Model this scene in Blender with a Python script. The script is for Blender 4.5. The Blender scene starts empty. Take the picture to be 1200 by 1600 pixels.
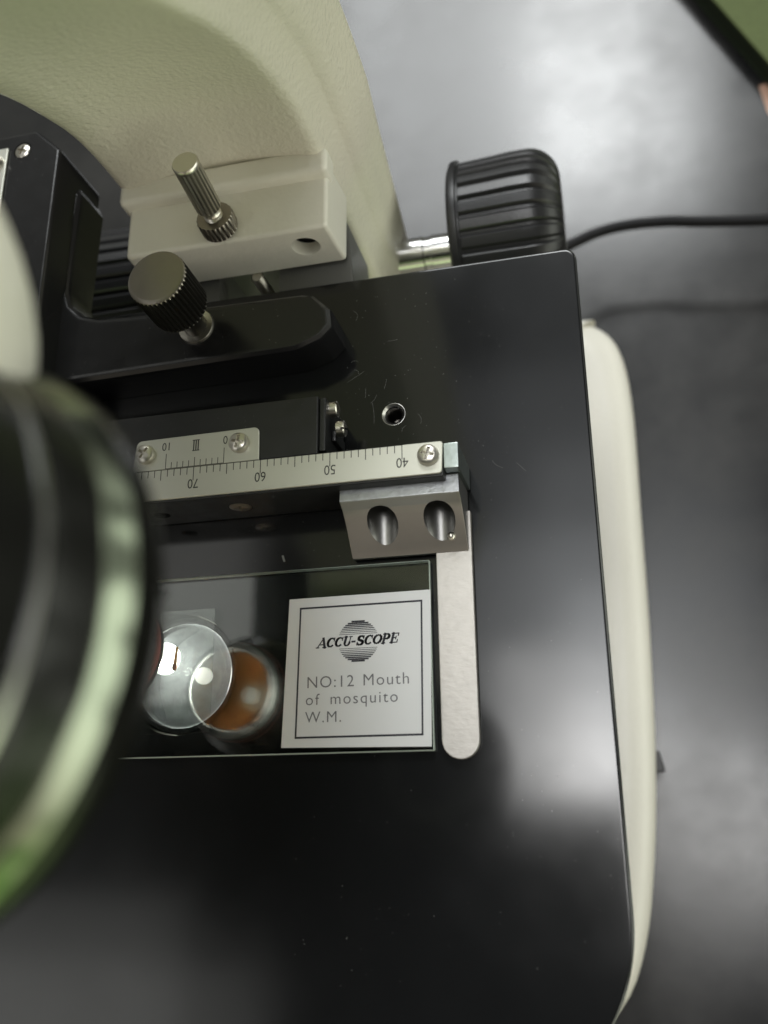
import bpy, bmesh, math, random
from mathutils import Vector, Matrix, Euler

random.seed(7)
S = 0.001                     # everything below is measured in millimetres
sc = bpy.context.scene
R = math.radians

# ------------------------------------------------------------------ camera
cd = bpy.data.cameras.new('camera')
cam = bpy.data.objects.new('camera', cd)
sc.collection.objects.link(cam)
cam.location = Vector((23.134, -7.890, 120.612)) * S
cam.rotation_euler = (R(18.193), R(14.112), R(-0.539))
cd.sensor_fit = 'VERTICAL'
cd.sensor_height = 36.0
cd.lens = 36.0 * 1432.86 / 1600.0
cd.clip_start = 0.003
cd.clip_end = 20.0
cd.dof.use_dof = True
cd.dof.focus_distance = 0.129
cd.dof.aperture_fstop = 17.5
sc.camera = cam

# ------------------------------------------------------------------ world: a dim room
w = bpy.data.worlds.new('World')
sc.world = w
w.use_nodes = True
nt = w.node_tree
nt.nodes.clear()
out = nt.nodes.new('ShaderNodeOutputWorld')
bg = nt.nodes.new('ShaderNodeBackground')
tc = nt.nodes.new('ShaderNodeTexCoord')
sep = nt.nodes.new('ShaderNodeSeparateXYZ')
nt.links.new(tc.outputs['Generated'], sep.inputs[0])
def ease(axis, a, b):                       # smooth step of a direction component from a (0) to b (1)
    n = nt.nodes.new('ShaderNodeMapRange'); n.interpolation_type = 'SMOOTHSTEP'
    lo, hi = (a, b) if a < b else (b, a)
    n.inputs['From Min'].default_value = lo; n.inputs['From Max'].default_value = hi
    n.inputs['To Min'].default_value = 0.0 if a < b else 1.0
    n.inputs['To Max'].default_value = 1.0 if a < b else 0.0
    nt.links.new(sep.outputs[axis], n.inputs['Value'])
    return n.outputs[0]
def times(a, b):
    n = nt.nodes.new('ShaderNodeMath'); n.operation = 'MULTIPLY'
    nt.links.new(a, n.inputs[0]); nt.links.new(b, n.inputs[1]); return n.outputs[0]
def tint(f, col):
    n = nt.nodes.new('ShaderNodeMix'); n.data_type = 'RGBA'
    n.inputs[6].default_value = (0, 0, 0, 1); n.inputs[7].default_value = (*col, 1)
    nt.links.new(f, n.inputs[0]); return n.outputs[2]
def plus(a, b):
    n = nt.nodes.new('ShaderNodeVectorMath'); n.operation = 'ADD'
    nt.links.new(a, n.inputs[0]); nt.links.new(b, n.inputs[1]); return n.outputs[0]
room = tint(ease('Z', 0.95, 0.5), (0.17, 0.17, 0.15))                                        # walls
room = plus(room, tint(times(ease('X', 0.35, 0.95), ease('Z', 0.75, 0.3)), (1.15, 1.2, 1.05)))   # bright side of the room
room = plus(room, tint(times(ease('Y', -0.15, -0.8), ease('Z', 0.75, 0.3)), (0.24, 0.19, 0.14)))  # in front
wn_ = nt.nodes.new('ShaderNodeTexNoise'); wn_.inputs['Scale'].default_value = 3.2; wn_.inputs['Detail'].default_value = 1.5
nt.links.new(tc.outputs['Generated'], wn_.inputs['Vector'])
wr_ = nt.nodes.new('ShaderNodeMapRange'); wr_.interpolation_type = 'SMOOTHSTEP'
wr_.inputs['From Min'].default_value = .42; wr_.inputs['From Max'].default_value = .58
wr_.inputs['To Min'].default_value = .3; wr_.inputs['To Max'].default_value = 1.75
nt.links.new(wn_.outputs['Fac'], wr_.inputs['Value'])
wm_ = nt.nodes.new('ShaderNodeVectorMath'); wm_.operation = 'SCALE'
nt.links.new(room, wm_.inputs[0]); nt.links.new(wr_.outputs[0], wm_.inputs['Scale'])
room = plus(wm_.outputs[0], tint(times(ease('Y', -0.3, -0.6), ease('Z', 0.05, -0.25)), (0.30, 0.62, 0.12)))   # green clothing in front of the bench
nt.links.new(room, bg.inputs['Color'])
bg.inputs['Strength'].default_value = 1.0
nt.links.new(bg.outputs[0], out.inputs['Surface'])

# ------------------------------------------------------------------ ceiling lamps and added light panels (1.5 m above the bench)
def overhead_light(x0, x1, y0, y1, z, radiance, col=(1, 1, 1)):
    ld = bpy.data.lights.new('overhead_light', 'AREA')
    ld.shape = 'RECTANGLE'
    ld.size = (x1 - x0) * S
    ld.size_y = (y1 - y0) * S
    ld.energy = radiance * math.pi * (x1 - x0) * (y1 - y0) * S * S
    ld.color = col
    o = bpy.data.objects.new('overhead_light', ld)
    sc.collection.objects.link(o)
    o.location = Vector(((x0 + x1) / 2, (y0 + y1) / 2, z)) * S
    return o
for y1, x0, L_ in ((120, -130, 4.6), (180, -80, 4.0), (270, -180, 4.2), (370, -40, 3.0), (480, -230, 1.3), (640, -90, .8), (820, -270, .5), (1100, -150, .35)):  # overlapping panels shaped so the stage sheen fades back and ends sharply in front
    overhead_light(x0, 75 if y1 < 450 else 310, 16, y1, 1500 + y1 * .02, L_, (1, .985, .96) if y1 < 300 else (.95, .98, 1))
overhead_light(85, 300, -170, 110, 1500, 12, (1, .99, .97))
overhead_light(-60, 290, 1290, 2000, 1500, 11, (.98, 1, 1))
overhead_light(-650, 350, 1240, 2400, 1510, 8.0, (.97, 1, 1))
overhead_light(-1350, -750, -650, -140, 1500, .7, (1, 1, .95))  # dim panels here and below, added for grey sheen on stage and slide
overhead_light(-1350, -600, -850, -250, 1520, .7, (1, 1, .95))
overhead_light(-1150, -640, 200, 600, 1500, 1.1, (1, 1, .95))

sc.view_settings.view_transform = 'Standard'
sc.view_settings.look = 'None'
sc.view_settings.exposure = 0.15
sc.view_settings.gamma = 1.0
sc.view_settings.use_curve_mapping = False
sc.cycles.use_denoising = True
sc.cycles.max_bounces = 10
sc.cycles.transmission_bounces = 10
sc.cycles.caustics_refractive = True
sc.cycles.sample_clamp_indirect = 30.0

# ------------------------------------------------------------------ materials
def mat(name, col, rough=0.5, metal=0.0, spec=0.5, bump=None, var=None, rvar=None, coat=0.0, coat_rough=0.1, trans=0.0, ior=1.5, stretch=None):
    """bump=(scale,dist_mm,detail)  var=(scale,amount)  rvar=(scale,lo,hi); scales are per metre"""
    m = bpy.data.materials.new(name)
    m.use_nodes = True
    t = m.node_tree
    b = t.nodes['Principled BSDF']
    b.inputs['Base Color'].default_value = (*col, 1)
    b.inputs['Roughness'].default_value = rough
    b.inputs['Metallic'].default_value = metal
    b.inputs['Specular IOR Level'].default_value = spec
    b.inputs['Coat Weight'].default_value = coat
    b.inputs['Coat Roughness'].default_value = coat_rough
    b.inputs['Transmission Weight'].default_value = trans
    b.inputs['IOR'].default_value = ior
    if bump or var or rvar:
        co = t.nodes.new('ShaderNodeTexCoord')
        src = co.outputs['Object']
        if stretch:
            mp = t.nodes.new('ShaderNodeMapping')
            mp.inputs['Scale'].default_value = stretch
            t.links.new(src, mp.inputs[0])
            src = mp.outputs[0]
        def noise(scale, detail):
            n = t.nodes.new('ShaderNodeTexNoise')
            n.inputs['Scale'].default_value = scale
            n.inputs['Detail'].default_value = detail
            t.links.new(src, n.inputs['Vector'])
            return n.outputs['Fac']
        if bump:
            bp = t.nodes.new('ShaderNodeBump')
            bp.inputs['Strength'].default_value = 1.0
            bp.inputs['Distance'].default_value = bump[1] * S
            t.links.new(noise(bump[0], bump[2]), bp.inputs['Height'])
            t.links.new(bp.outputs[0], b.inputs['Normal'])
        if var:
            mx = t.nodes.new('ShaderNodeMix'); mx.data_type = 'RGBA'
            mx.inputs[6].default_value = (*[c * (1 - var[1]) for c in col], 1)
            mx.inputs[7].default_value = (*[min(1, c * (1 + var[1])) for c in col], 1)
            t.links.new(noise(var[0], 4), mx.inputs[0])
            t.links.new(mx.outputs[2], b.inputs['Base Color'])
        if rvar:
            r = t.nodes.new('ShaderNodeMapRange')
            r.inputs['From Min'].default_value = 0.3
            r.inputs['From Max'].default_value = 0.7
            r.inputs['To Min'].default_value = rvar[1]
            r.inputs['To Max'].default_value = rvar[2]
            t.links.new(noise(rvar[0], 5), r.inputs['Value'])
            t.links.new(r.outputs[0], b.inputs['Roughness'])
    return m

M = {}
M['cream'] = mat('cream_powder_coat', (.77, .735, .63), .25, bump=(1350, .21, 2), var=(60, .05))
M['cream_smooth'] = mat('cream_paint', (.83, .805, .715), .33, bump=(900, .09, 2), var=(40, .04))
M['stage'] = mat('black_anodised_stage', (.010, .0105, .011), .125, rvar=(110, .11, .145))
M['black_paint'] = mat('black_satin_paint', (.012, .012, .013), .22, bump=(900, .012, 2), rvar=(300, .19, .27))
M['black_metal'] = mat('black_rail_metal', (.014, .0145, .015), .34, bump=(2200, .006, 2), rvar=(400, .28, .42))
M['black_gloss'] = mat('black_gloss_enamel', (.008, .008, .008), .12)
M['rubber'] = mat('black_moulded_plastic', (.018, .018, .019), .33, bump=(2500, .03, 3))
M['cord'] = mat('black_cord_rubber', (.008, .008, .009), .55, spec=.25)
M['plate'] = mat('satin_aluminium_plate', (.62, .62, .55), .42, metal=.75, bump=(2500, .004, 2), var=(300, .05), stretch=(.15, 1, 1))
M['ink'] = mat('black_engraving_ink', (.03, .03, .028), .6)
M['nickel'] = mat('nickel_plated_steel', (.68, .65, .58), .3, metal=1, bump=(1800, .02, 3))
M['steel'] = mat('turned_steel', (.46, .45, .43), .42, metal=1, bump=(2500, .008, 3), rvar=(500, .24, .4))
M['dark_steel'] = mat('dark_oxide_steel', (.30, .275, .24), .34, metal=1, bump=(2600, .012, 3), rvar=(600, .28, .45))
M['zinc'] = mat('zinc_plated_end', (.40, .45, .43), .33, metal=1, bump=(1500, .03, 4), var=(900, .25))
M['cast'] = mat('cast_clamp_metal', (.36, .37, .38), .34, metal=1, bump=(1700, .035, 4), var=(800, .3))
M['clamp_face'] = mat('milled_clamp_face', (.34, .335, .325), .36, metal=1, bump=(2200, .006, 2), var=(200, .12))
M['finger'] = mat('brushed_steel_finger', (.56, .535, .50), .52, metal=1, bump=(900, .05, 5), var=(500, .08), stretch=(1, 2.0, 1))
M['chrome'] = mat('bright_shaft', (.80, .80, .79), .18, metal=1)
M['knurl'] = mat('blackened_knurl', (.07, .066, .06), .3, metal=.9)
M['ring'] = mat('polished_objective_ring', (.23, .26, .20), .15, metal=1)
M['carrier'] = mat('grey_cast_carrier', (.14, .14, .135), .5, metal=.3, bump=(900, .05, 3))
M['paper'] = mat('white_label_paper', (.74, .75, .75), .62, bump=(1800, .008, 3), var=(150, .03))
M['ink_grey'] = mat('grey_print', (.16, .16, .17), .6)
M['ink_black'] = mat('black_print', (.025, .025, .035), .6)
M['bronze'] = mat('bronze_lens_cone', (.50, .35, .21), .3, metal=1)
bt_ = M['bronze'].node_tree
tg_ = bt_.nodes.new('ShaderNodeTangent'); tg_.direction_type = 'RADIAL'; tg_.axis = 'Z'
bt_.links.new(tg_.outputs[0], bt_.nodes['Principled BSDF'].inputs['Tangent'])
bt_.nodes['Principled BSDF'].inputs['Anisotropic'].default_value = .85
M['barrel'] = mat('black_objective_barrel', (.008, .008, .007), .2, spec=.25)
M['green_band'] = mat('green_colour_ring', (.14, .22, .05), .28)
M['red_band'] = mat('red_colour_ring', (.35, .05, .025), .35)
M['frost'] = mat('frosted_condenser', (.32, .335, .34), .45, bump=(900, .05, 4), var=(700, .5))
M['tissue'] = mat('mounted_insect_amber', (.55, .30, .06), .5)
M['tissue_dark'] = mat('mounted_insect_brown', (.28, .10, .02), .5)
M['lint'] = mat('pale_lint', (.30, .30, .29), .8)
M['sleeve'] = mat('green_book_cloth', (.11, .14, .05), .85, bump=(900, .25, 3), var=(300, .15))
M['cuff'] = mat('dark_green_trim', (.02, .032, .015), .85, bump=(900, .25, 3))
M['skin'] = mat('skin', (.56, .34, .24), .5, bump=(600, .06, 4), var=(120, .1))
M['switch'] = mat('black_switch_plastic', (.015, .015, .015), .4)

def thin_glass(name, tint_):
    m = bpy.data.materials.new(name); m.use_nodes = True
    t = m.node_tree; t.nodes.remove(t.nodes['Principled BSDF'])
    tr = t.nodes.new('ShaderNodeBsdfTransparent'); tr.inputs['Color'].default_value = (*tint_, 1)
    gl = t.nodes.new('ShaderNodeBsdfGlossy'); gl.inputs['Roughness'].default_value = .01
    fr = t.nodes.new('ShaderNodeFresnel'); fr.inputs['IOR'].default_value = 1.5
    mx = t.nodes.new('ShaderNodeMixShader')
    t.links.new(fr.outputs[0], mx.inputs[0]); t.links.new(tr.outputs[0], mx.inputs[1]); t.links.new(gl.outputs[0], mx.inputs[2])
    t.links.new(mx.outputs[0], t.nodes['Material Output'].inputs['Surface'])
    return m
M['glass'] = thin_glass('slide_glass', (.965, .985, .97))
g = mat('lens_glass', (.97, .98, .975), .0, trans=1.0, ior=1.5); M['lens'] = g
M['glass_edge'] = mat('ground_glass_edge', (.62, .72, .64), .5, trans=.35, ior=1.5, bump=(2500, .02, 3))
def emit(name, col, st):
    m = bpy.data.materials.new(name); m.use_nodes = True
    b = m.node_tree.nodes['Principled BSDF']
    b.inputs['Base Color'].default_value = (*col, 1)
    b.inputs['Emission Color'].default_value = (*col, 1)
    b.inputs['Emission Strength'].default_value = st
    return m
M['lamp'] = emit('illuminator_lamp', (1, .98, .95), 6.0)
M['glint'] = emit('glint_glow', (1, .97, .92), .55)

def table_material():
    m = mat('black_epoxy_bench', (.022, .023, .025), .22)
    t = m.node_tree; b = t.nodes['Principled BSDF']
    co = t.nodes.new('ShaderNodeTexCoord')
    n1 = t.nodes.new('ShaderNodeTexNoise'); n1.inputs['Scale'].default_value = 26; n1.inputs['Detail'].default_value = 6; n1.inputs['Roughness'].default_value = .6
    n2 = t.nodes.new('ShaderNodeTexNoise'); n2.inputs['Scale'].default_value = 420; n2.inputs['Detail'].default_value = 4
    n3 = t.nodes.new('ShaderNodeTexNoise'); n3.inputs['Scale'].default_value = 9; n3.inputs['Detail'].default_value = 3
    for n in (n1, n2, n3): t.links.new(co.outputs['Object'], n.inputs['Vector'])
    r = t.nodes.new('ShaderNodeMapRange')
    r.inputs['From Min'].default_value = .32; r.inputs['From Max'].default_value = .68
    r.inputs['To Min'].default_value = .15; r.inputs['To Max'].default_value = .27
    t.links.new(n1.outputs['Fac'], r.inputs['Value']); t.links.new(r.outputs[0], b.inputs['Roughness'])
    c = t.nodes.new('ShaderNodeValToRGB')
    c.color_ramp.elements[0].position = .35; c.color_ramp.elements[0].color = (.014, .0145, .0155, 1)
    c.color_ramp.elements[1].position = .72; c.color_ramp.elements[1].color = (.034, .033, .031, 1)
    t.links.new(n1.outputs['Fac'], c.inputs[0]); t.links.new(c.outputs[0], b.inputs['Base Color'])
    bp = t.nodes.new('ShaderNodeBump'); bp.inputs['Distance'].default_value = .006 * S
    t.links.new(n2.outputs['Fac'], bp.inputs['Height'])
    bp2 = t.nodes.new('ShaderNodeBump'); bp2.inputs['Distance'].default_value = .08 * S
    t.links.new(n3.outputs['Fac'], bp2.inputs['Height']); t.links.new(bp.outputs[0], bp2.inputs['Normal'])
    t.links.new(bp2.outputs[0], b.inputs['Normal'])
    return m
M['table'] = table_material()

# ------------------------------------------------------------------ mesh helpers (millimetres)
def box(x0, x1, y0, y1, z0, z1, bev=0.0, seg=2):
    bm = bmesh.new()
    bmesh.ops.create_cube(bm, size=1.0)
    for v in bm.verts:
        v.co = Vector(((x0 + x1) / 2 + v.co.x * (x1 - x0), (y0 + y1) / 2 + v.co.y * (y1 - y0), (z0 + z1) / 2 + v.co.z * (z1 - z0)))
    if bev:
        bmesh.ops.bevel(bm, geom=bm.edges[:], offset=bev, segments=seg, profile=.5, affect='EDGES', clamp_overlap=True)
    return bm

def prism(poly, a, b, axis='z', bev=0.0, seg=2, only=None):
    """extrude a 2-D outline from a to b along an axis; x-axis prisms take (y, z) points"""
    def P(u, v, h):
        return Vector((u, v, h)) if axis == 'z' else (Vector((h, u, v)) if axis == 'x' else Vector((u, h, v)))
    bm = bmesh.new()
    lo = [bm.verts.new(P(u, v, a)) for u, v in poly]
    hi = [bm.verts.new(P(u, v, b)) for u, v in poly]
    n = len(poly)
    bm.faces.new(lo); bm.faces.new(hi)
    for i in range(n):
        bm.faces.new((lo[i], lo[(i + 1) % n], hi[(i + 1) % n], hi[i]))
    bmesh.ops.recalc_face_normals(bm, faces=bm.faces[:])
    if bev:
        es = [e for e in bm.edges if e.calc_face_angle(0) > R(28)]
        if only == 'top':
            es = [e for e in es if all(abs(v.co.z - b) < 1e-6 for v in e.verts)]
        bmesh.ops.bevel(bm, geom=es, offset=bev, segments=seg, profile=.5, affect='EDGES', clamp_overlap=True)
    return bm

def frame(origin, axis):
    z = Vector(axis).normalized()
    x = z.orthogonal().normalized()
    y = z.cross(x)
    m = Matrix((x, y, z)).transposed().to_4x4()
    m.translation = Vector(origin)
    return m

def lathe(profile, origin=(0, 0, 0), axis=(0, 0, 1), seg=64, mod=None, mats=None, cap=(True, True)):
    """profile: (radius, height) pairs; mod(i, theta) scales the radius of ring i; mats: material index per band"""
    bm = bmesh.new()
    F = frame(origin, axis)
    rings = []
    for i, (r, h) in enumerate(profile):
        if r < 1e-6:
            rings.append([bm.verts.new(F @ Vector((0, 0, h)))])
            continue
        ring = []
        for k in range(seg):
            t = 2 * math.pi * k / seg
            rr = r * (mod(i, t) if mod else 1.0)
            ring.append(bm.verts.new(F @ Vector((rr * math.cos(t), rr * math.sin(t), h))))
        rings.append(ring)
    for i in range(len(rings) - 1):
        A, B = rings[i], rings[i + 1]
        for k in range(seg):
            k2 = (k + 1) % seg
            if len(A) == 1 and len(B) == 1: continue
            if len(A) == 1: f = bm.faces.new((A[0], B[k2], B[k]))
            elif len(B) == 1: f = bm.faces.new((A[k], A[k2], B[0]))
            else: f = bm.faces.new((A[k], A[k2], B[k2], B[k]))
            if mats: f.material_index = mats[i]
    if cap[0] and len(rings[0]) > 1: bm.faces.new(rings[0][::-1])
    if cap[1] and len(rings[-1]) > 1: bm.faces.new(rings[-1])
    bmesh.ops.recalc_face_normals(bm, faces=bm.faces[:])
    return bm

def tube(pts, r, seg=14, closed_caps=True, radii=None):
    bm = bmesh.new()
    pts = [Vector(p) for p in pts]
    rings = []
    up = Vector((0.1, 0.2, 1)).normalized()
    for i, p in enumerate(pts):
        d = (pts[min(i + 1, len(pts) - 1)] - pts[max(i - 1, 0)]).normalized()
        a = d.cross(up).normalized(); b = a.cross(d)
        rr = radii[i] if radii else r
        rings.append([bm.verts.new(p + rr * (math.cos(2 * math.pi * k / seg) * a + math.sin(2 * math.pi * k / seg) * b)) for k in range(seg)])
    for A, B in zip(rings, rings[1:]):
        for k in range(seg):
            bm.faces.new((A[k], A[(k + 1) % seg], B[(k + 1) % seg], B[k]))
    if closed_caps:
        bm.faces.new(rings[0][::-1]); bm.faces.new(rings[-1])
    bmesh.ops.recalc_face_normals(bm, faces=bm.faces[:])
    return bm

def spline(pts, n=12):
    P = [Vector(p) for p in pts]
    P = [P[0] * 2 - P[1]] + P + [P[-1] * 2 - P[-2]]
    res = []
    for i in range(1, len(P) - 2):
        for k in range(n):
            t = k / n
            a, b, c, d = P[i - 1:i + 3]
            res.append(0.5 * ((2 * b) + (c - a) * t + (2 * a - 5 * b + 4 * c - d) * t * t + (3 * b - a - 3 * c + d) * t ** 3))
    res.append(P[-2])
    return res

def join(*bms):
    base = bms[0]
    for b in bms[1:]:
        me = bpy.data.meshes.new('tmp'); b.to_mesh(me); base.from_mesh(me); bpy.data.meshes.remove(me); b.free()
    return base

def setmat(bm, i):
    for f in bm.faces: f.material_index = i
    return bm

def cut(bm, *cutters):
    """boolean difference, baked"""
    def tmp(b):
        me = bpy.data.meshes.new('tmp'); b.to_mesh(me); b.free()
        o = bpy.data.objects.new('tmp', me); sc.collection.objects.link(o); return o
    o = tmp(bm); cs = [tmp(c) for c in cutters]
    for c in cs:
        md = o.modifiers.new('cut', 'BOOLEAN'); md.operation = 'DIFFERENCE'; md.solver = 'EXACT'; md.object = c
    dg = bpy.context.evaluated_depsgraph_get(); dg.update()
    me = bpy.data.meshes.new_from_object(o.evaluated_get(dg))
    res = bmesh.new(); res.from_mesh(me)
    bpy.data.meshes.remove(me)
    for q in [o] + cs:
        me = q.data; bpy.data.objects.remove(q); bpy.data.meshes.remove(me)
    return res

def text_bm(txt, size, loc, rot=0.0, align='LEFT', bold=0.0, shear=0.0, sx=1.0, spacing=1.0, weight_z=0.0):
    cu = bpy.data.curves.new('txt', 'FONT')
    cu.body = txt; cu.size = size; cu.align_x = align; cu.offset = bold; cu.shear = shear
    cu.space_character = spacing
    cu.resolution_u = 4
    o = bpy.data.objects.new('txt', cu); sc.collection.objects.link(o)
    dg = bpy.context.evaluated_depsgraph_get(); dg.update()
    me = bpy.data.meshes.new_from_object(o.evaluated_get(dg))
    bm = bmesh.new(); bm.from_mesh(me)
    bpy.data.meshes.remove(me); bpy.data.objects.remove(o); bpy.data.curves.remove(cu)
    mm = Matrix.Translation(Vector(loc)) @ Matrix.Rotation(rot, 4, 'Z') @ Matrix.Diagonal((sx, 1, 1, 1))
    bmesh.ops.transform(bm, matrix=mm, verts=bm.verts[:])
    return bm

def quad(x0, x1, y0, y1, z):
    bm = bmesh.new()
    bm.faces.new([bm.verts.new((x, y, z)) for x, y in ((x0, y0), (x1, y0), (x1, y1), (x0, y1))])
    return bm

def obj(name, bm, mats, parent=None, angle=32, smooth=True):
    bmesh.ops.scale(bm, vec=(S, S, S), verts=bm.verts[:])
    me = bpy.data.meshes.new(name); bm.to_mesh(me); bm.free()
    if smooth:
        for p in me.polygons: p.use_smooth = True
        me.set_sharp_from_angle(angle=R(angle))
    for m in (mats if isinstance(mats, (list, tuple)) else [mats]):
        me.materials.append(m)
    o = bpy.data.objects.new(name, me); sc.collection.objects.link(o)
    if smooth and angle <= 40:
        wn = o.modifiers.new('weighted_normal', 'WEIGHTED_NORMAL'); wn.keep_sharp = True; wn.mode = 'FACE_AREA'; wn.weight = 100
    if parent is not None:
        o.parent = parent
        if parent.type == 'EMPTY': o.location = -parent.location
    return o

def tag(o, label=None, cat=None, group=None, kind=None):
    if label: o['label'] = label
    if cat: o['category'] = cat
    if group: o['group'] = group
    if kind: o['kind'] = kind
    return o

def empty(name, loc):
    o = bpy.data.objects.new(name, None); sc.collection.objects.link(o)
    o.location = Vector(loc) * S
    o.empty_display_size = .01
    return o

def put(o, loc, axis=(0, 0, 1), spin=0.0):
    """place a small copy whose mesh stands at the origin pointing along z"""
    m = frame((0, 0, 0), axis) @ Matrix.Rotation(spin, 4, 'Z')
    m.translation = Vector(loc) * S
    o.matrix_basis = m
    return o

# ------------------------------------------------------------------ setting: the bench
TZ = -105.0
tag(obj('tabletop', box(-900, 900, -170, 700, TZ - 30, TZ, 2), M['table']), 'black glossy epoxy lab bench with bright lamp reflections', 'bench', kind='structure')

# ------------------------------------------------------------------ the microscope
mic = empty('microscope', (-30, 40, TZ))
tag(mic, 'cream and black compound microscope with black stage and ribbed focus knobs', 'microscope')

# base ----------------------------------------------------------
outl = [(-90, 106), (16, 106), (23, 105), (28.5, 101.5), (31.6, 94), (32.6, 80), (32, 55), (31.4, 30), (30, 3), (27.8, -17), (24.5, -33), (19, -44), (8, -52), (-20, -54), (-60, -54), (-90, -40)]
def loft_block(outline, levels):
    """stack scaled copies of an outline: levels are (inset, z)"""
    bm = bmesh.new(); n = len(outline); rings = []
    P = [Vector(p) for p in outline]
    xs = [p.x for p in P]; ys = [p.y for p in P]
    c = Vector(((min(xs) + max(xs)) / 2, (min(ys) + max(ys)) / 2))
    hx, hy = (max(xs) - min(xs)) / 2, (max(ys) - min(ys)) / 2
    for ins, z in levels:
        rings.append([bm.verts.new((c.x + (p.x - c.x) * (1 - ins / hx), c.y + (p.y - c.y) * (1 - ins / hy), z)) for p in P])
    for A, B in zip(rings, rings[1:]):
        for k in range(n):
            bm.faces.new((A[k], A[(k + 1) % n], B[(k + 1) % n], B[k]))
    bm.faces.new(rings[0][::-1]); bm.faces.new(rings[-1])
    bmesh.ops.recalc_face_normals(bm, faces=bm.faces[:])
    return bm
outl = [(p.x, p.y) for p in spline([(x_, y_, 0) for x_, y_ in outl], 4)]
lv = [(1.0, TZ + .4), (0, TZ + 1.4), (0, -84)] + [(6 - 6 * math.cos(R(a)), -84 + 6 * math.sin(R(a))) for a in range(12, 85, 12)] + [(6.2, -77.95)]
b = loft_block(outl, lv)
base = obj('base', b, M['cream_smooth'], mic, angle=40)
tag(base, 'smooth cream foot of the microscope under the black stage')
sw = prism([(4.6, -87), (0.2, -87), (0.2, -89), (2.0, -91), (4.6, -90)], 28.5, 31.0, 'x', .3)
for v in sw.verts:
    if v.co.x > 30 and v.co.y < 1: v.co.x += .8
obj('rocker_switch', sw, M['switch'], base)

# arm -----------------------------------------------------------
prof = [(-100, 88), (-40, 87.5), (-5, 87.2), (6, 87.2), (13, 87.3), (20, 86.9), (26, 85.8), (32, 83.6), (38, 81.0), (44, 77.6), (50, 73.6), (58, 67.8), (66, 62), (75, 57), (86, 52), (100, 46)]
pz = spline([(0, y, z) for z, y in prof], 5)
bm = bmesh.new(); rows = []
for i, p in enumerate(pz):
    d = (pz[min(i + 1, len(pz) - 1)] - pz[max(i - 1, 0)]).normalized()      # along the arm
    nb = Vector((0, d.z, -d.y))                                           # towards its back
    if nb.y < 0: nb = -nb
    k = min(1.0, max(0.0, (p.z - 0) / 50.0))
    low = min(1.0, max(0.0, (10 - p.z) / 45.0))
    dep = 13.5 + 2.5 * k
    xr, xl = -13.0, -47.0
    bx = -6.4 - 3.2 * low; q_ = 1 - .5 * low
    sec = [(-53, dep), (-50.5, 6), (xl - .6, 1.6), (xl + .3, .5), (xl + 1.6, .0), (xl + 5.5, .55), (xl + 9.5, 1.5), (xl + 14, 1.9), (xl + 20, 1.9), (xl + 25, 1.4),
           (xr - 4.5, .75), (xr - 2.0, .15), (xr - .9, .15), (xr - .2, .7), (xr + .2, 1.7), (xr + .8, 3.2), (xr + 2.0 * q_, 5.0 - .6 * low), (xr + 2.4 * q_, 5.4 - .6 * low), (xr + 3.1 * q_, 5.6), (xr + 4.6 * q_, 8.2), (bx - .6, dep - 1.0), (bx, dep), (bx - .3, dep + 1.2), (-20, dep + 6), (-45, dep + 6)]
    rows.append([bm.verts.new((x, p.y + nb.y * t, p.z + nb.z * t)) for x, t in sec])
for A, B in zip(rows, rows[1:]):
    for k in range(len(A)):
        k2 = (k + 1) % len(A)
        bm.faces.new((A[k], A[k2], B[k2], B[k]))
bm.faces.new(rows[0][::-1]); bm.faces.new(rows[-1])
bmesh.ops.recalc_face_normals(bm, faces=bm.faces[:])
arm = obj('arm', bm, M['cream'], mic, angle=60)
tag(arm, 'textured cream curved arm rising behind the stage')

# stop block on the arm ------------------------------------------
blk = box(-46.2, -12.9, 76, 88, -.4, 9.3, .7, 3)
for v in blk.verts:                                                      # slightly drafted casting
    if v.co.z < 4: v.co.x += .4 if v.co.x > -30 else -.2
led = box(-47.2, -12.4, 84.6, 89, 7, 11.4, 1.0, 3)
blk = cut(blk, lathe([(2.25, -3), (2.25, 9)], (-17.6, 76, 5.0), (0, 1, 0), 40))
blk = join(blk, led)
stopb = obj('stop_block', blk, M['cream_smooth'], mic, angle=40)
tag(stopb, 'cream block with a round hole on the front of the arm')
obj('hole_shade', lathe([(2.2, 0), (2.2, .5), (1.2, .5), (1.0, 1.4), (0, 1.4)], (-17.6, 78.2, 5.0), (0, 1, 0), 32, cap=(False, False)), M['black_metal'], stopb)  # black insert standing in for the shade inside the hole
def flute(n, depth, rings, sharp=2.0):
    def f(i, t):
        if i not in rings: return 1.0
        c = .5 + .5 * math.cos(n * t)
        return 1.0 - depth * c ** sharp
    return f
# rod leans a little, as in the photo
ax = Vector((.35, 1.6, 13.5)).normalized()
o0 = Vector((-30.1, 78.6, 9.3))
rodp = [(1.45, 2.5), (1.45, 3.0), (1.2, 3.2), (1.45, 3.4), (1.2, 3.6), (1.45, 3.8), (1.2, 4.0), (1.45, 4.2), (1.3, 4.5), (1.3, 5.0), (1.75, 5.2), (2.0, 5.5), (2.0, 13.4), (2.0, 13.5), (2.0, 14.1), (1.85, 14.3), (0, 14.3)]
rod = obj('stop_screw', lathe(rodp, o0 - ax * .6, ax, 216, flute(18, .13, (11, 12))), M['nickel'], stopb, angle=40)
tag(rod, 'slim fluted nickel screw standing on the cream block')
nutp = [(2.3, 0), (2.85, .15), (2.95, .4), (2.95, 2.5), (2.75, 2.8), (2.55, 2.85), (1.5, 2.85), (1.4, 2.0)]
nut = obj('lock_nut', lathe(nutp, o0, ax, 192, flute(24, .10, (2, 3))), M['dark_steel'], stopb, angle=40)
tag(nut, 'dark knurled lock nut round the foot of the fluted screw')

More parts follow.
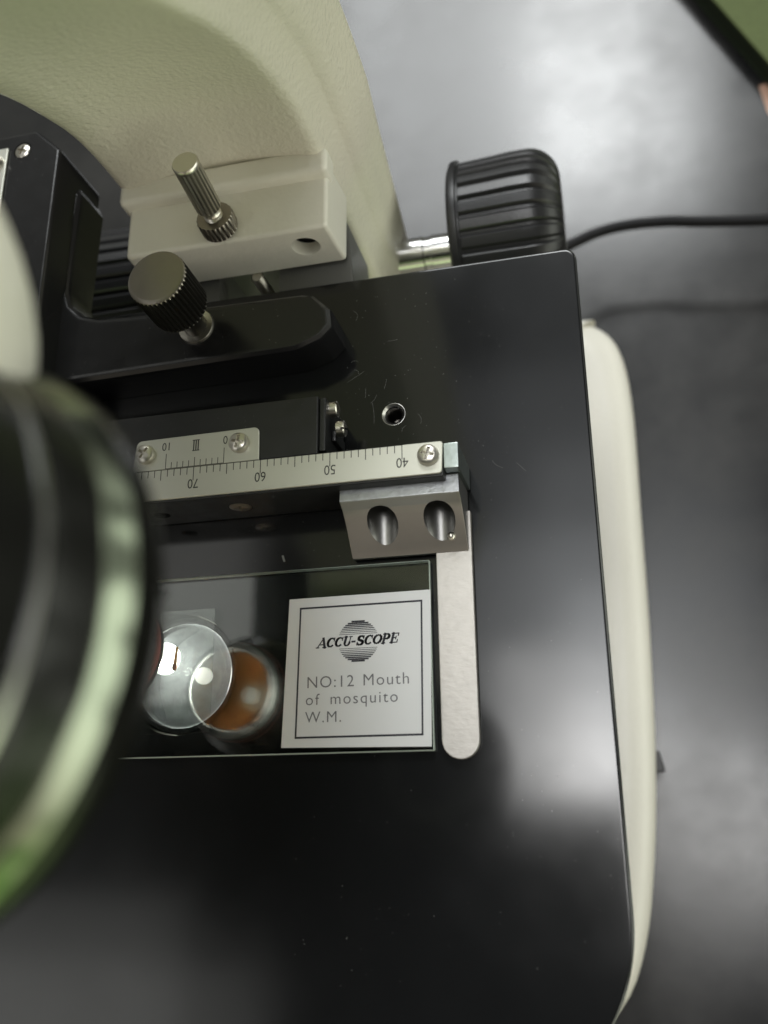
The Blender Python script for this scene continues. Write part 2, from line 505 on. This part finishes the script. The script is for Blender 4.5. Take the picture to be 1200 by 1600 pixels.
# stage carrier and its stop rod ------------------------------------
car = cut(prism([(-48, 72.6), (-11.6, 72.6), (-12.8, 84), (-48, 84)], -14, -1.0, 'z', .4), box(-34.6, -24.2, 70, 80, -16, 2))
carr = obj('stage_carrier', join(car, setmat(box(-36, -22, 80.2, 83, -14, -1.4), 1)), [M['carrier'], M['black_metal']], mic)
tag(carr, 'dull grey bracket between arm and stage with a dark slot')
rp = []
for k in range(26):
    rp += [(1.05, -13 + k * .5), (.82, -12.75 + k * .5)]
obj('threaded_rod', lathe(rp, (-27.8, 75.6, 0), (0, 0, 1), 24), M['nickel'], carr)

# stage ------------------------------------------------------------
cx, cy = -37.0, 11.6
pl = []
def arc(cx_, cy_, r, a0, a1, n):
    return [(cx_ + r * math.cos(R(a0 + (a1 - a0) * i / n)), cy_ + r * math.sin(R(a0 + (a1 - a0) * i / n))) for i in range(n + 1)]
pl += arc(22.9 - 1.8, 72.2 - 1.8, 1.8, 0, 90, 6)
pl += arc(-97 + 1.8, 72.2 - 1.8, 1.8, 90, 180, 6)
pl += arc(-97 + 22, -19.5, 22, 180, 270, 14)
pl += arc(22.9 - 22, -19.5, 22, 270, 360, 22)
stb = prism(pl, -5, 0, 'z', .55, 3, 'top')
stb = cut(stb, lathe([(8.6, -9), (8.6, 4)], (cx, cy, 0), seg=72), lathe([(1.75, 2), (1.75, 0), (1.25, -.45), (1.25, -7)], (-5.2, 48.3, 0), seg=36))
stage = obj('stage', stb, M['stage'], mic, angle=25)
tag(stage, 'flat black satin stage plate with rounded corners')
hr = []
for k in range(8): hr += [(1.24, -.5 - .5 * k), (1.05, -.75 - .5 * k)]
obj('screw_hole', lathe([(1.78, .02), (1.72, .03), (1.3, -.42)] + hr + [(0, -4.6)], (-5.2, 48.3, 0), (0, 0, 1), 36, mats=[0, 0] + [1] * 17, cap=(False, False)), [M['steel'], M['knurl']], stage)

# condenser under the stage opening ----------------------------------
cond = obj('condenser', lathe([(8.4, -14), (8.4, -.7), (8.2, -.55), (7.75, -.55), (7.6, -.75), (7.6, -2.6), (6.9, -3.4), (6.9, -9), (0, -9)], (cx, cy, 0), (0, 0, 1), 72, mats=[0, 0, 0, 0, 0, 1, 1, 1], cap=(False, False)), [M['black_paint'], M['frost']], mic)
tag(cond, 'round condenser with a bright glass lens under the slide')
dome = [(7.5, -2.4)] + [(7.5 * math.cos(R(a)), -1.4 + 1.2 * math.sin(R(a))) for a in range(0, 90, 6)] + [(0, -.2)]
obj('condenser_lens', lathe(dome, (cx, cy, 0), (0, 0, 1), 72), M['lens'], cond, angle=60)
obj('lamp_lens', lathe([(2.2, 0), (2.2, .5), (1.6, .7), (0, .8)], (cx - 4.6, cy + 2.9, -5.4), (0, 0, 1), 32), M['lamp'], cond)
obj('glint_disc', lathe([(1.15, 0), (1.15, .3), (.7, .5), (0, .55)], (cx - .6, cy + .9, -8.9), (0, 0, 1), 32), M['glint'], cond)  # glowing disc added to draw the white glint in the condenser lens

bl = bpy.data.lights.new('illuminator_beam', 'SPOT')
bl.energy = .15; bl.spot_size = R(62); bl.spot_blend = .6; bl.shadow_soft_size = .0008; bl.color = (1, .97, .92)
bo = bpy.data.objects.new('illuminator_beam', bl); sc.collection.objects.link(bo)
bo.location = Vector((cx + 1.2, cy + .2, .02)) * S; bo.rotation_euler = (R(180), 0, 0)

# screws --------------------------------------------------------------
def pan_screw(r, h):
    b = lathe([(r, 0), (r, h * .45), (r * .93, h * .75), (r * .72, h * .95), (0, h)], seg=40)
    a = .22 * r
    return cut(b, box(-.62 * r, .62 * r, -a / 1.6, a / 1.6, h * .42, h * 2), box(-a / 1.6, a / 1.6, -.62 * r, .62 * r, h * .42, h * 2))
def csk_screw(r):
    b = lathe([(r * .4, -r * .8), (r, -.12), (r, .0), (r * .8, .12), (0, .18)], seg=40)
    a = .2 * r
    return cut(b, box(-.6 * r, .6 * r, -a / 1.6, a / 1.6, -.45 * r, r), box(-a / 1.6, a / 1.6, -.6 * r, .6 * r, -.45 * r, r))
def first(name, bm, m, parent, loc, axis=(0, 0, 1), spin=0.0):
    o = obj(name, bm, m, parent); put(o, loc, axis, spin); return o
def again(o, parent, loc, axis=(0, 0, 1), spin=0.0):
    c = o.copy(); sc.collection.objects.link(c); c.parent = parent; put(c, loc, axis, spin); return c

# L-shaped bracket that carries the mechanical stage --------------------
L = [(-60.5, 56.9), (-59.4, 56.2), (-18.2, 57.2 - .2), (-14.4, 58.4), (-12.6, 60.2), (-12.9, 63.2), (-15.6, 66.0), (-17.5, 66.4), (-46, 67.0), (-51, 67.4), (-54.2, 68.4), (-56.4, 70.5), (-57.4, 73.5), (-57.0, 92), (-60.2, 98.5), (-63, 99), (-63, 60)]
lb = prism(L, .1, 7.5, 'z')
es = [e for e in lb.edges if all(v.co.z > 7.4 for v in e.verts)]
bmesh.ops.bevel(lb, geom=es, offset=1.3, segments=3, profile=.5, affect='EDGES')
brk = obj('slide_bracket', lb, M['black_paint'], mic, angle=24)
tag(brk, 'black painted L shaped bracket clamped on the stage')
kz = 7.5
kp = [(1.9, 0), (1.9, 5.4), (1.95, 5.5), (3.8, 5.6), (4.3, 5.9), (4.4, 6.2), (4.4, 13.0), (4.4, 13.1), (4.3, 13.35), (4.05, 13.55), (3.7, 13.6), (0, 13.62)]
kb = lathe(kp, (-34.0, 62.9, kz), (0.01, .03, 1), 320, flute(40, .075, (5, 6, 7), 1.3), mats=[0, 0, 0, 0, 0, 0, 1, 1, 1, 1, 1])
kb = join(kb, setmat(lathe([(1.9, .55), (2.75, .5), (2.85, .2), (2.85, -.05)], (-34.0, 62.9, kz), (0, 0, 1), 48, cap=(False, False)), 2))
knob = obj('clamp_screw', kb, [M['knurl'], M['dark_steel'], M['nickel']], brk, angle=36)
tag(knob, 'fat knurled thumbscrew with a flat metal top and black grip')

# guide for the other axis, at the far left -------------------------------
yg = prism([(-96, 46), (-58.0, 46), (-57.7, 96.5), (-62.6, 101.3), (-96, 101.3)], .2, 13, 'z', .6, 3)
yg = cut(yg, lathe([(1.6, 12.2), (1.6, 16)], (-64.9, 97.6, 0), seg=32))
ygo = obj('cross_guide', yg, M['black_paint'], mic, angle=30)
tag(ygo, 'black upright guide beside the bracket with a silver scale plate')
obj('guide_plate', join(box(-80, -67.4, 80, 98.4, 13.02, 13.45, .2)), M['plate'], ygo)
M_scr = pan_screw(1.45, 1.05)
screw0 = first('pan_head_screw', M_scr, M['nickel'], ygo, (-64.9, 97.6, 12.2), spin=.4)
again(screw0, ygo, (-69.3, 95.5, 13.45), spin=.9)

# guide block with vernier ---------------------------------------------------
gb = box(-110, -13.6, 39.1, 47.8, .25, 10.0, .25)
gd = obj('guide_block', gb, M['black_metal'], mic)
tag(gd, 'long black guide block carrying the small vernier plate')
ep = box(-13.55, -12.6, 39.6, 47.6, .6, 9.6, .2)
obj('end_plate', join(ep, box(-12.6, -11.9, 42.0, 43.6, 2.4, 7.0, .2)), M['black_metal'], gd)
cyl = lathe([(1.0, 0), (1.15, .1), (1.15, 1.1), (.95, 1.25), (0, 1.3)], seg=32)
cyl = cut(cyl, box(-1.5, 1.5, -.16, .16, .8, 2))
es0 = first('end_screw', cyl, M['nickel'], gd, (-12.7, 46.6, 7.4), (1, .0, .0), .3)
again(es0, gd, (-11.7, 43.6, 7.2), (1, 0, 0), 1.1)
vz = 10.35
vp = prism(arc(-22.1 - .8, 43.9 - .8, .8, 0, 90, 5) + arc(-40.9 + .9, 43.7 - .9, .9, 90, 180, 5) + [(-41.3, 38.95), (-22.0, 38.95)], 10.01, vz, 'z', .06, 1)
vp = setmat(vp, 0)
marks = []
zt = vz + .012
for k in range(11):
    x = -27.22 - k * .886
    ln = 2.3 if k in (0, 10) else (1.35 if k == 5 else .95)
    marks.append(quad(x - .05, x + .05, 39.0, 39.0 + ln, zt))
marks.append(quad(-36.1, -27.2, 38.98, 39.06, zt))
marks.append(text_bm('10', 1.75, (-35.35, 43.0, zt), math.pi, 'LEFT', 0, sx=.85))
marks.append(text_bm('0', 1.75, (-26.72, 43.05, zt), math.pi, 'LEFT', 0, sx=.85))
for dx in (-.34, 0, .34): marks.append(quad(-31.55 + dx - .09, -31.55 + dx + .09, 41.35, 42.95, zt))
for yy in (41.3, 42.88): marks.append(quad(-32.1, -31.0, yy, yy + .12, zt + .004))
mk = setmat(join(*marks), 1)
ver = obj('vernier_plate', join(vp, mk), [M['plate'], M['ink']], gd, smooth=False)
tag(ver, 'small silver vernier plate marked 10 III 0')
again(screw0, ver, (-39.2, 41.4, vz), spin=.15)
again(screw0, ver, (-24.9, 41.65, vz), spin=.55)

# slide holder: rail, scale strip, end, clamp, finger ---------------------------
hb = box(-100, 3.7, 34.15, 38.85, .25, 9.95, .2)
hb = cut(hb, lathe([(1.75, -1), (1.75, .25), (1.2, .9), (1.2, 2)], (-26.7, 34.15, 5.0), (0, 1, 0), 32), lathe([(1.3, -1), (1.3, 3)], (-39.2, 34.15, 4.6), (0, 1, 0), 32))
hold = obj('slide_holder', hb, M['black_metal'], mic)
tag(hold, 'black sliding rail with silver scale and metal slide clamp')
sz = 10.35
sp = prism(arc(3.75 - .35, 38.92 - .35, .35, 0, 90, 4) + [(-100, 38.92), (-100, 34.45)] + arc(3.55 - .5, 34.45 + .5, .5, 270, 360, 4), 9.96, sz, 'z', .06, 1)
zt = sz + .012
marks = []
for n in range(40, 100):
    x = 38.3 - n
    ln = 2.0 if n % 10 == 0 else (1.55 if n % 5 == 0 else 1.05)
    marks.append(quad(x - .055, x + .055, 38.86 - ln, 38.86, zt))
for n in (40, 50, 60, 70, 80, 90):
    x = 38.3 - n
    marks.append(text_bm(str(n), 2.0, (x + .02, 37.05, zt), math.pi, 'CENTER', 0, sx=.86))
marks.append(quad(-100, -1.6, 38.84, 38.9, zt + .004))
strip = obj('scale_strip', join(setmat(sp, 0), setmat(join(*marks), 1)), [M['plate'], M['ink']], hold, smooth=False)
tag(strip, 'silver scale strip with millimetre marks and numbers 40 to 70')
again(screw0, hold, (1.86, 36.97, sz), spin=.5)
first('countersunk_screw', csk_screw(1.6), M['nickel'], hold, (-26.7, 34.12, 5.0), (0, -1, 0), .5)
obj('rail_end', join(box(3.75, 5.75, 35.2, 38.75, .3, 9.9, .15)), M['zinc'], hold)
cp = [(35.1, .5), (35.1, 8.0), (32.5, 8.0)]
for t in range(1, 9):
    u_ = t / 8
    cp.append((32.5 - 6.2 * u_, 8.0 - 6.6 * (u_ ** .72)))
cp += [(26.2, 1.2), (26.2, .5)]
cb = prism(cp, -11.1, 5.4, 'x', 0)
es = [e for e in cb.edges if e.calc_face_angle(0) > R(35)]
bmesh.ops.bevel(cb, geom=es, offset=.18, segments=2, profile=.5, affect='EDGES')
def bore(x): return lathe([(0, -2.0), (2.15, -1.2), (2.15, 14)], (x, 33.0, 4.75), (0, -1, -.03), 48)
cb = cut(cb, bore(-5.85), bore(2.05))
cb.normal_update()
for f in cb.faces: f.material_index = 0 if f.calc_center_median().y > 32.3 else 1
clampo = obj('clamp_block', cb, [M['cast'], M['clamp_face']], hold, angle=28)
tag(clampo, 'rough grey metal clamp block with two bored holes')
bs = bmesh.new(); bmesh.ops.create_uvsphere(bs, u_segments=20, v_segments=12, radius=.62); bmesh.ops.translate(bs, vec=(3.3, 27.9, 3.0), verts=bs.verts[:])
obj('clamp_pin', bs, M['nickel'], clampo)
fp = [(.75, 32)] + [(.85, 1.4)] + arc(3.32, 1.3, 2.46, 180, 360, 14) + [(5.75, 32)]
fin = obj('slide_finger', prism(fp, .25, 1.25, 'z', .16, 2), M['finger'], hold, angle=30)
tag(fin, 'pale brushed steel finger with a rounded end beside the slide')

# focus knobs on a cross shaft --------------------------------------------------
ky, kz2 = 97.0, -32.5
def ribbed_knob(x0, x1, r, n, flip=False):
    Lg = x1 - x0
    p = [(r * .55, -.8), (r * .93, -.8), (r * .99, -.3), (r, .2), (r, .9), (r * .955, 1.1), (r * .955, 1.3), (r * .97, 1.5)]
    p += [(r * .985, Lg * .35), (r, Lg * .55)]
    c = 6.0
    p += [(r - c + c * math.cos(R(a)), Lg - c + c * math.sin(R(a))) for a in range(0, 91, 9)]
    p += [(r * .45, Lg), (r * .42, Lg - .5), (0, Lg - .5)]
    rings = set(range(7, len(p) - 3))
    def f(i, t):
        if i not in rings: return 1.0
        c_ = .5 + .5 * math.cos(n * t)
        s = max(0.0, min(1.0, (c_ - .62) / .3))
        return 1.0 - .042 * s * s * (3 - 2 * s)
    return lathe(p, (x0 if not flip else x1, ky, kz2), (1, 0, 0) if not flip else (-1, 0, 0), n * 12, f)
rk = obj('focus_knob', ribbed_knob(1.6, 21.2, 16.2, 31), M['rubber'], mic, angle=28)
tag(rk, 'black ribbed focus knob on a bright shaft to the right of the arm')
lk = obj('focus_knob', ribbed_knob(-86, -60.5, 14.5, 30, True), M['rubber'], mic, angle=28)
tag(lk, 'black ribbed focus knob half hidden left of the arm')
shp = [(4.4, -61), (4.4, -13), (3.5, -12.9), (3.5, -6), (3.3, -5.8), (3.3, -4.6), (3.5, -4.4), (3.5, 0.2)]
obj('knob_shaft', lathe([(r, h) for r, h in shp], (0, ky, kz2), (1, 0, 0), 48), M['chrome'], mic)

# objectives and nosepiece --------------------------------------------------------
op = [(0, 8.5), (1.4, 8.5), (1.5, 8.2), (6.2, .6), (6.4, .1), (6.7, 0), (7.4, .15), (7.7, .6), (7.9, 1.4), (7.9, 2.0), (8.1, 2.1), (8.1, 2.9), (7.9, 3.0), (10.0, 8), (10.2, 9), (10.2, 30), (11.8, 32), (11.8, 44), (10, 48), (10, 60)]
om = [4, 4, 1, 1, 3, 3, 3, 0, 0, 2, 2, 2, 0, 0, 0, 0, 0, 0, 0]
ob1 = obj('objective', lathe(op, (cx, cy, 19.5), (0, 0, 1), 96, mats=om, cap=(False, True)), [M['barrel'], M['bronze'], M['red_band'], M['steel'], M['black_gloss']], mic, angle=30)
tag(ob1, 'black objective over the lens with a bronze cone reflected in the slide')
obj('front_lens', lathe([(1.5, 8.4), (1.2, 8.1), (0, 7.95)], (cx, cy, 19.5), (0, 0, 1), 32, cap=(True, False)), M['frost'], ob1)
on = Vector((-.25, .05, 1)).normalized()
oc = Vector((-15.5, 1.9, 75.0))
op2 = [(0, -3.2), (6, -3.2), (6.4, -4.0), (9.0, -4.0), (12.0, -3.0), (13.6, -.8), (14.0, 0), (14.0, 1.3), (13.9, 1.4), (13.55, 2.7), (13.4, 2.9), (13.2, 4.9), (13.0, 5.6), (13.15, 5.7), (13.15, 6.1), (13.0, 6.2), (13.0, 14), (12.4, 15), (12.4, 22)]
om2 = [1, 2, 2, 0, 0, 0, 0, 0, 3, 3, 0, 0, 0, 2, 0, 0, 0, 0]
op2 = [(r_ * 17 / 14, h_ * 1.12) for r_, h_ in op2]
ob2 = obj('objective', lathe(op2, oc, on, 128, mats=om2, cap=(False, True)), [M['barrel'], M['black_gloss'], M['steel'], M['ring']], mic, angle=30)
tag(ob2, 'blurred near objective with a shiny ring at the left edge')
npc = Vector((-25.2, 17.6, 86.6))
nps = [(0, -18.5)] + [(18.5 * math.cos(R(a)), 18.5 * math.sin(R(a))) for a in range(-84, 41, 6)] + [(0, 12)]
npo = obj('nosepiece', lathe(nps, npc, (-.2, .1, 1), 64), M['cream_smooth'], mic, angle=60)
tag(npo, 'blurred cream nosepiece at the left edge above the objectives')

hd = obj('head', box(-54, -17, 6, 62, 100.5, 136, 7, 4), M['cream_smooth'], mic, angle=40)
tag(hd, 'cream head of the microscope carrying the nosepiece')

# ------------------------------------------------------------------ the slide
sb_ = box(-76, -.15, 0, 25.4, .12, 1.2, .12, 1)
sb_.normal_update()
for f in sb_.faces: f.material_index = 0 if abs(f.normal.z) > .9 else 1
sl = obj('glass_slide', sb_, [M['glass'], M['glass_edge']], angle=20)
tag(sl, 'clear glass microscope slide with a white printed label at its end', 'slide')
lab = setmat(prism([(-21.0, .85), (-.45, .5), (-.1, 21.2), (-20.3, 21.1)], 1.205, 1.29, 'z', .03, 1), 0)
z1 = 1.302
def bar(p, q, wd, z):
    p, q = Vector(p), Vector(q); d = (q - p).normalized(); n = Vector((-d.y, d.x)) * wd / 2
    bm = bmesh.new(); d = d * wd / 2
    bm.faces.new([bm.verts.new((*v, z)) for v in (p - d - n, q + d - n, q + d + n, p - d + n)])
    return bm
ic = [(-18.98, 2.1), (-1.62, 2.06), (-1.38, 19.72), (-18.6, 19.66)]
blackp = [bar(ic[0], ic[1], .26, z1), bar(ic[1], ic[2], .24, z1 + .002), bar(ic[2], ic[3], .26, z1), bar(ic[3], ic[0], .24, z1 + .002)]
lc = (-10.28, 14.7); lr = 2.86
for sgn in (1, -1):
    for k in range(8):
        t = k / 7.0
        h = .98 + t * 1.72
        wd = .07 + .17 * t ** 1.3
        hw = math.sqrt(max(.02, lr * lr - h * h))
        blackp.append(quad(lc[0] - hw, lc[0] + hw, lc[1] + sgn * h - wd / 2, lc[1] + sgn * h + wd / 2, z1))
# the name in bold slanted serif capitals, drawn stroke by stroke
def glyph(ch, x, w_, h_):
    T, t = .30, .13
    s = []
    def ln(a, b, wd): s.append(((x + a[0] * w_, a[1] * h_), (x + b[0] * w_, b[1] * h_), wd))
    def cv(c, rx, ry, a0, a1, thick):
        n = 12
        pts = [(c[0] + rx * math.cos(R(a0 + (a1 - a0) * i / n)), c[1] + ry * math.sin(R(a0 + (a1 - a0) * i / n))) for i in range(n + 1)]
        for i in range(n):
            mid = R(a0 + (a1 - a0) * (i + .5) / n)
            wd = t + (thick - t) * abs(math.cos(mid))
            ln(pts[i], pts[i + 1], wd)
    if ch == 'A':
        ln((0.05, 0), (.5, 1), t); ln((.5, 1), (.9, 0), T); ln((.22, .32), (.75, .32), t); ln((-.08, 0), (.22, 0), t); ln((.68, 0), (1.05, 0), t)
    elif ch == 'C':
        cv((.52, .5), .42, .46, 55, 310, T); ln((.86, .98), (.88, .66), t)
    elif ch == 'U':
        ln((.2, 1), (.2, .35), T); ln((.82, 1), (.82, .35), t); cv((.51, .35), .31, .32, 180, 360, T * .8); ln((0, 1), (.4, 1), t); ln((.66, 1), (1.0, 1), t)
    elif ch == 'S':
        cv((.5, .74), .30, .24, 40, 240, T); cv((.5, .26), .34, .24, 60, -140, T); ln((.3, .58), (.72, .42), T * 1.1); ln((.84, .98), (.84, .7), t); ln((.12, .02), (.12, .3), t)
    elif ch == 'O':
        cv((.5, .5), .42, .46, 0, 360, T)
    elif ch == 'P':
        ln((.22, 0), (.22, 1), T); cv((.45, .73), .36, .26, 90, -90, T); ln((.22, 1), (.5, 1), t); ln((.22, .46), (.5, .46), t); ln((0, 0), (.45, 0), t); ln((0, 1), (.22, 1), t)
    elif ch == 'E':
        ln((.22, 0), (.22, 1), T); ln((.02, 1), (.9, 1), t); ln((.02, 0), (.9, 0), t); ln((.22, .52), (.65, .52), t); ln((.9, 1), (.9, .74), t); ln((.92, 0), (.92, .28), t); ln((.65, .66), (.65, .38), t)
    elif ch == '-':
        ln((.15, .42), (.7, .42), .22)
    return s
x = 0.0; strokes = []
for ch in 'ACCU-SCOPE':
    w_ = {'-': .62, 'A': 1.25, 'O': 1.2}.get(ch, 1.08)
    strokes += glyph(ch, x, w_, 1.22); x += w_ + .10
sxx = 11.45 / x
for a, b_, wd in strokes:
    tr = lambda p: (-16.15 + (p[0] + p[1] * .28) * sxx, 14.03 + p[1] + (p[0] * sxx) * .02)
    blackp.append(bar(tr(a), tr(b_), wd * 1.12, z1 + .004))
greyp = [text_bm('NO:12', 2.22, (-17.6, 8.62, z1), 0, 'LEFT', -.01, spacing=1.12),
         text_bm('Mouth', 2.22, (-9.7, 8.66, z1), 0, 'LEFT', -.01, spacing=1.14),
         text_bm('of', 2.15, (-17.7, 6.34, z1), 0, 'LEFT', -.01, spacing=1.2),
         text_bm('mosquito', 2.15, (-14.25, 6.36, z1), 0, 'LEFT', -.01, spacing=1.17),
         text_bm('W.M.', 2.1, (-17.7, 4.02, z1), 0, 'LEFT', -.01, spacing=1.14)]
lab = join(lab, setmat(join(*blackp), 1), setmat(join(*greyp), 2))
lo = obj('paper_label', lab, [M['paper'], M['ink_black'], M['ink_grey']], sl, smooth=False)
tag(lo, 'square white paper label reading NO:12 Mouth of mosquito W.M.')
cs = box(-52, -31.5, 3.2, 20.6, 1.203, 1.36, .03, 1)
obj('cover_glass', cs, M['glass'], sl, smooth=False)
sp_ = join(setmat(tube([(-37.35, 12.2, 1.2), (-37.3, 13.4, 1.2), (-37.15, 15.3, 1.2)], .2, 8, radii=[.3, .26, .2]), 0), setmat(tube([(-37.42, 11.9, 1.2), (-37.38, 12.4, 1.2), (-37.35, 12.9, 1.2)], .3, 8, radii=[.25, .42, .3]), 1))
for v in sp_.verts: v.co.z = 1.2 + (v.co.z - 1.2) * .12
tag(obj('specimen', sp_, [M['tissue'], M['tissue_dark']], sl), 'tiny amber insect mouthpart mounted on the slide')

# ------------------------------------------------------------------ power cord
cpt = [(-24, 100, -80), (-14, 110, -86), (-4, 118, -89), (8.0, 124.0, -88.0), (16.3, 128.6, -87.0), (21.3, 130.6, -87.0), (27.9, 132.9, -87.0), (35.2, 133.9, -87.0), (45.3, 133.3, -87.0), (54.3, 131.6, -87.0), (69.0, 129.6, -87.3), (86.0, 129.5, -89.0), (110, 136, -93), (150, 146, -101), (200, 160, -103.3), (300, 210, -103.3)]
tag(obj('power_cord', tube(spline(cpt, 10), 1.35, 16), M['cord'], angle=60), 'black round power cord running right from behind the focus knob', 'cord')

# ------------------------------------------------------------------ lint and dust
def hair(p, ln, ang, bend, z, r=.012):
    pts = []
    a = ang
    q = Vector((p[0], p[1], z + .04))
    for k in range(7):
        pts.append(q.copy()); q = q + Vector((math.cos(a), math.sin(a), 0)) * ln / 6; a += bend / 6
    return tube(pts, r, 5)
li = []
for (hx, hy, ln, an, be) in ((-11.0, 64.8, 2.2, 1.0, 2.0), (-8.2, 47.2, 3.4, 1.5, .35), (-6.6, 52.6, 1.6, 1.2, .3), (-8.7, 50.5, 1.6, .6, .8), (-10.6, 57.6, 1.3, 2.4, 1.6), (-1.2, 46.3, 1.8, 1.2, 1.4), (-6.0, 60.5, 1.6, 0.0, 0.1), (-12.3, 54.4, 3.0, .5, .05), (9.0, 39.5, 2.0, 5.2, .9), (12.4, 38.8, 1.8, 5.4, .1), (-10.5, 55.6, 1.2, 1.7, 1.5), (-4.0, 45.4, 1.2, 1.4, -1.2), (-9.5, 51.5, 1.6, 1.5, .1)):
    li.append(hair((hx, hy), ln, an, be, .0))
li.append(tube([(-21.6, 27.0, .2), (-21.9, 27.9, .25)], .16, 6))
def speck(x_, y_, z_, r):
    bm = bmesh.new(); bmesh.ops.create_icosphere(bm, subdivisions=1, radius=r); bmesh.ops.translate(bm, vec=(x_, y_, z_ + r * .6), verts=bm.verts[:]); return bm
for k in range(120):
    li.append(speck(random.uniform(-13, 12), random.uniform(38, 70), 0, random.choice((.025, .03, .04, .055))))
for k in range(60):
    li.append(speck(random.uniform(-30, 12), random.uniform(-25, 30) if random.random() < .3 else random.uniform(26.5, 33), 0, random.choice((.025, .03, .04))))
for k in range(110):
    li.append(speck(random.uniform(-20, 22), random.uniform(-28, 60) if k % 3 else random.uniform(-28, -3), 0, random.choice((.02, .03, .04, .05))) if k % 3 == 0 or k % 2 else speck(random.uniform(7, 22), random.uniform(-20, 70), 0, random.choice((.02, .03, .045))))
for k in range(45):
    li.append(speck(random.uniform(-58, -14), random.uniform(57.5, 65.5), 7.5, random.choice((.025, .035, .05))))
for k in range(22):
    li.append(speck(random.uniform(-66, -60), random.uniform(56, 96), 13, random.choice((.03, .04, .06))))
for k in range(40):
    li.append(speck(random.uniform(-56, -14), random.uniform(44.5, 56), 0 if random.random() < .4 else 10.0, .03) if False else speck(random.uniform(-50, -14), random.uniform(44.3, 47.5), 10.0, random.choice((.02, .03))))
for k in range(50):
    a = random.uniform(0, 6.28); r_ = 7 * math.sqrt(random.random())
    li.append(speck(cx + r_ * math.cos(a), cy + r_ * math.sin(a), 1.36, random.choice((.02, .03, .045, .06))))
tag(obj('lint', join(*li), M['lint']), 'fine pale lint and dust lying on the black stage', 'lint', kind='stuff')

# ------------------------------------------------------------------ a green book at the far right
bk = empty('book', (120, 220, TZ))
tag(bk, 'green covered book with a dark edge lying on the bench at top right', 'book')
e0, e1 = Vector((62.6, 219.5)), Vector((79.0, 183.0))
dv = (e1 - e0).normalized(); nv = Vector((-dv.y, dv.x))
if nv.x < 0: nv = -nv
def quadp(a0, a1, n0, n1):
    return [tuple(e1 + dv * a_ + nv * n_) for a_, n_ in ((a0, n0), (a1, n0), (a1, n1), (a0, n1))]
obj('page_block', prism(quadp(-178, 19, .6, 140), TZ + .9, TZ + 6.6, 'z', .2), M['cuff'], bk)
cv = join(setmat(prism(quadp(-180, 21, 0, 142), TZ + .05, TZ + .9, 'z', .2), 1), prism(quadp(-180, 21, 0, 142), TZ + 6.6, TZ + 7.6, 'z', .3))
obj('cover', cv, [M['sleeve'], M['cuff']], bk)
tag(obj('paper_slip', prism([(76.2, 184.6), (77.3, 175.3), (90, 150), (95, 190)], TZ + .01, TZ + .045, 'z'), M['skin'], smooth=False), 'small tan slip of paper sticking out beside the green book', 'paper slip')
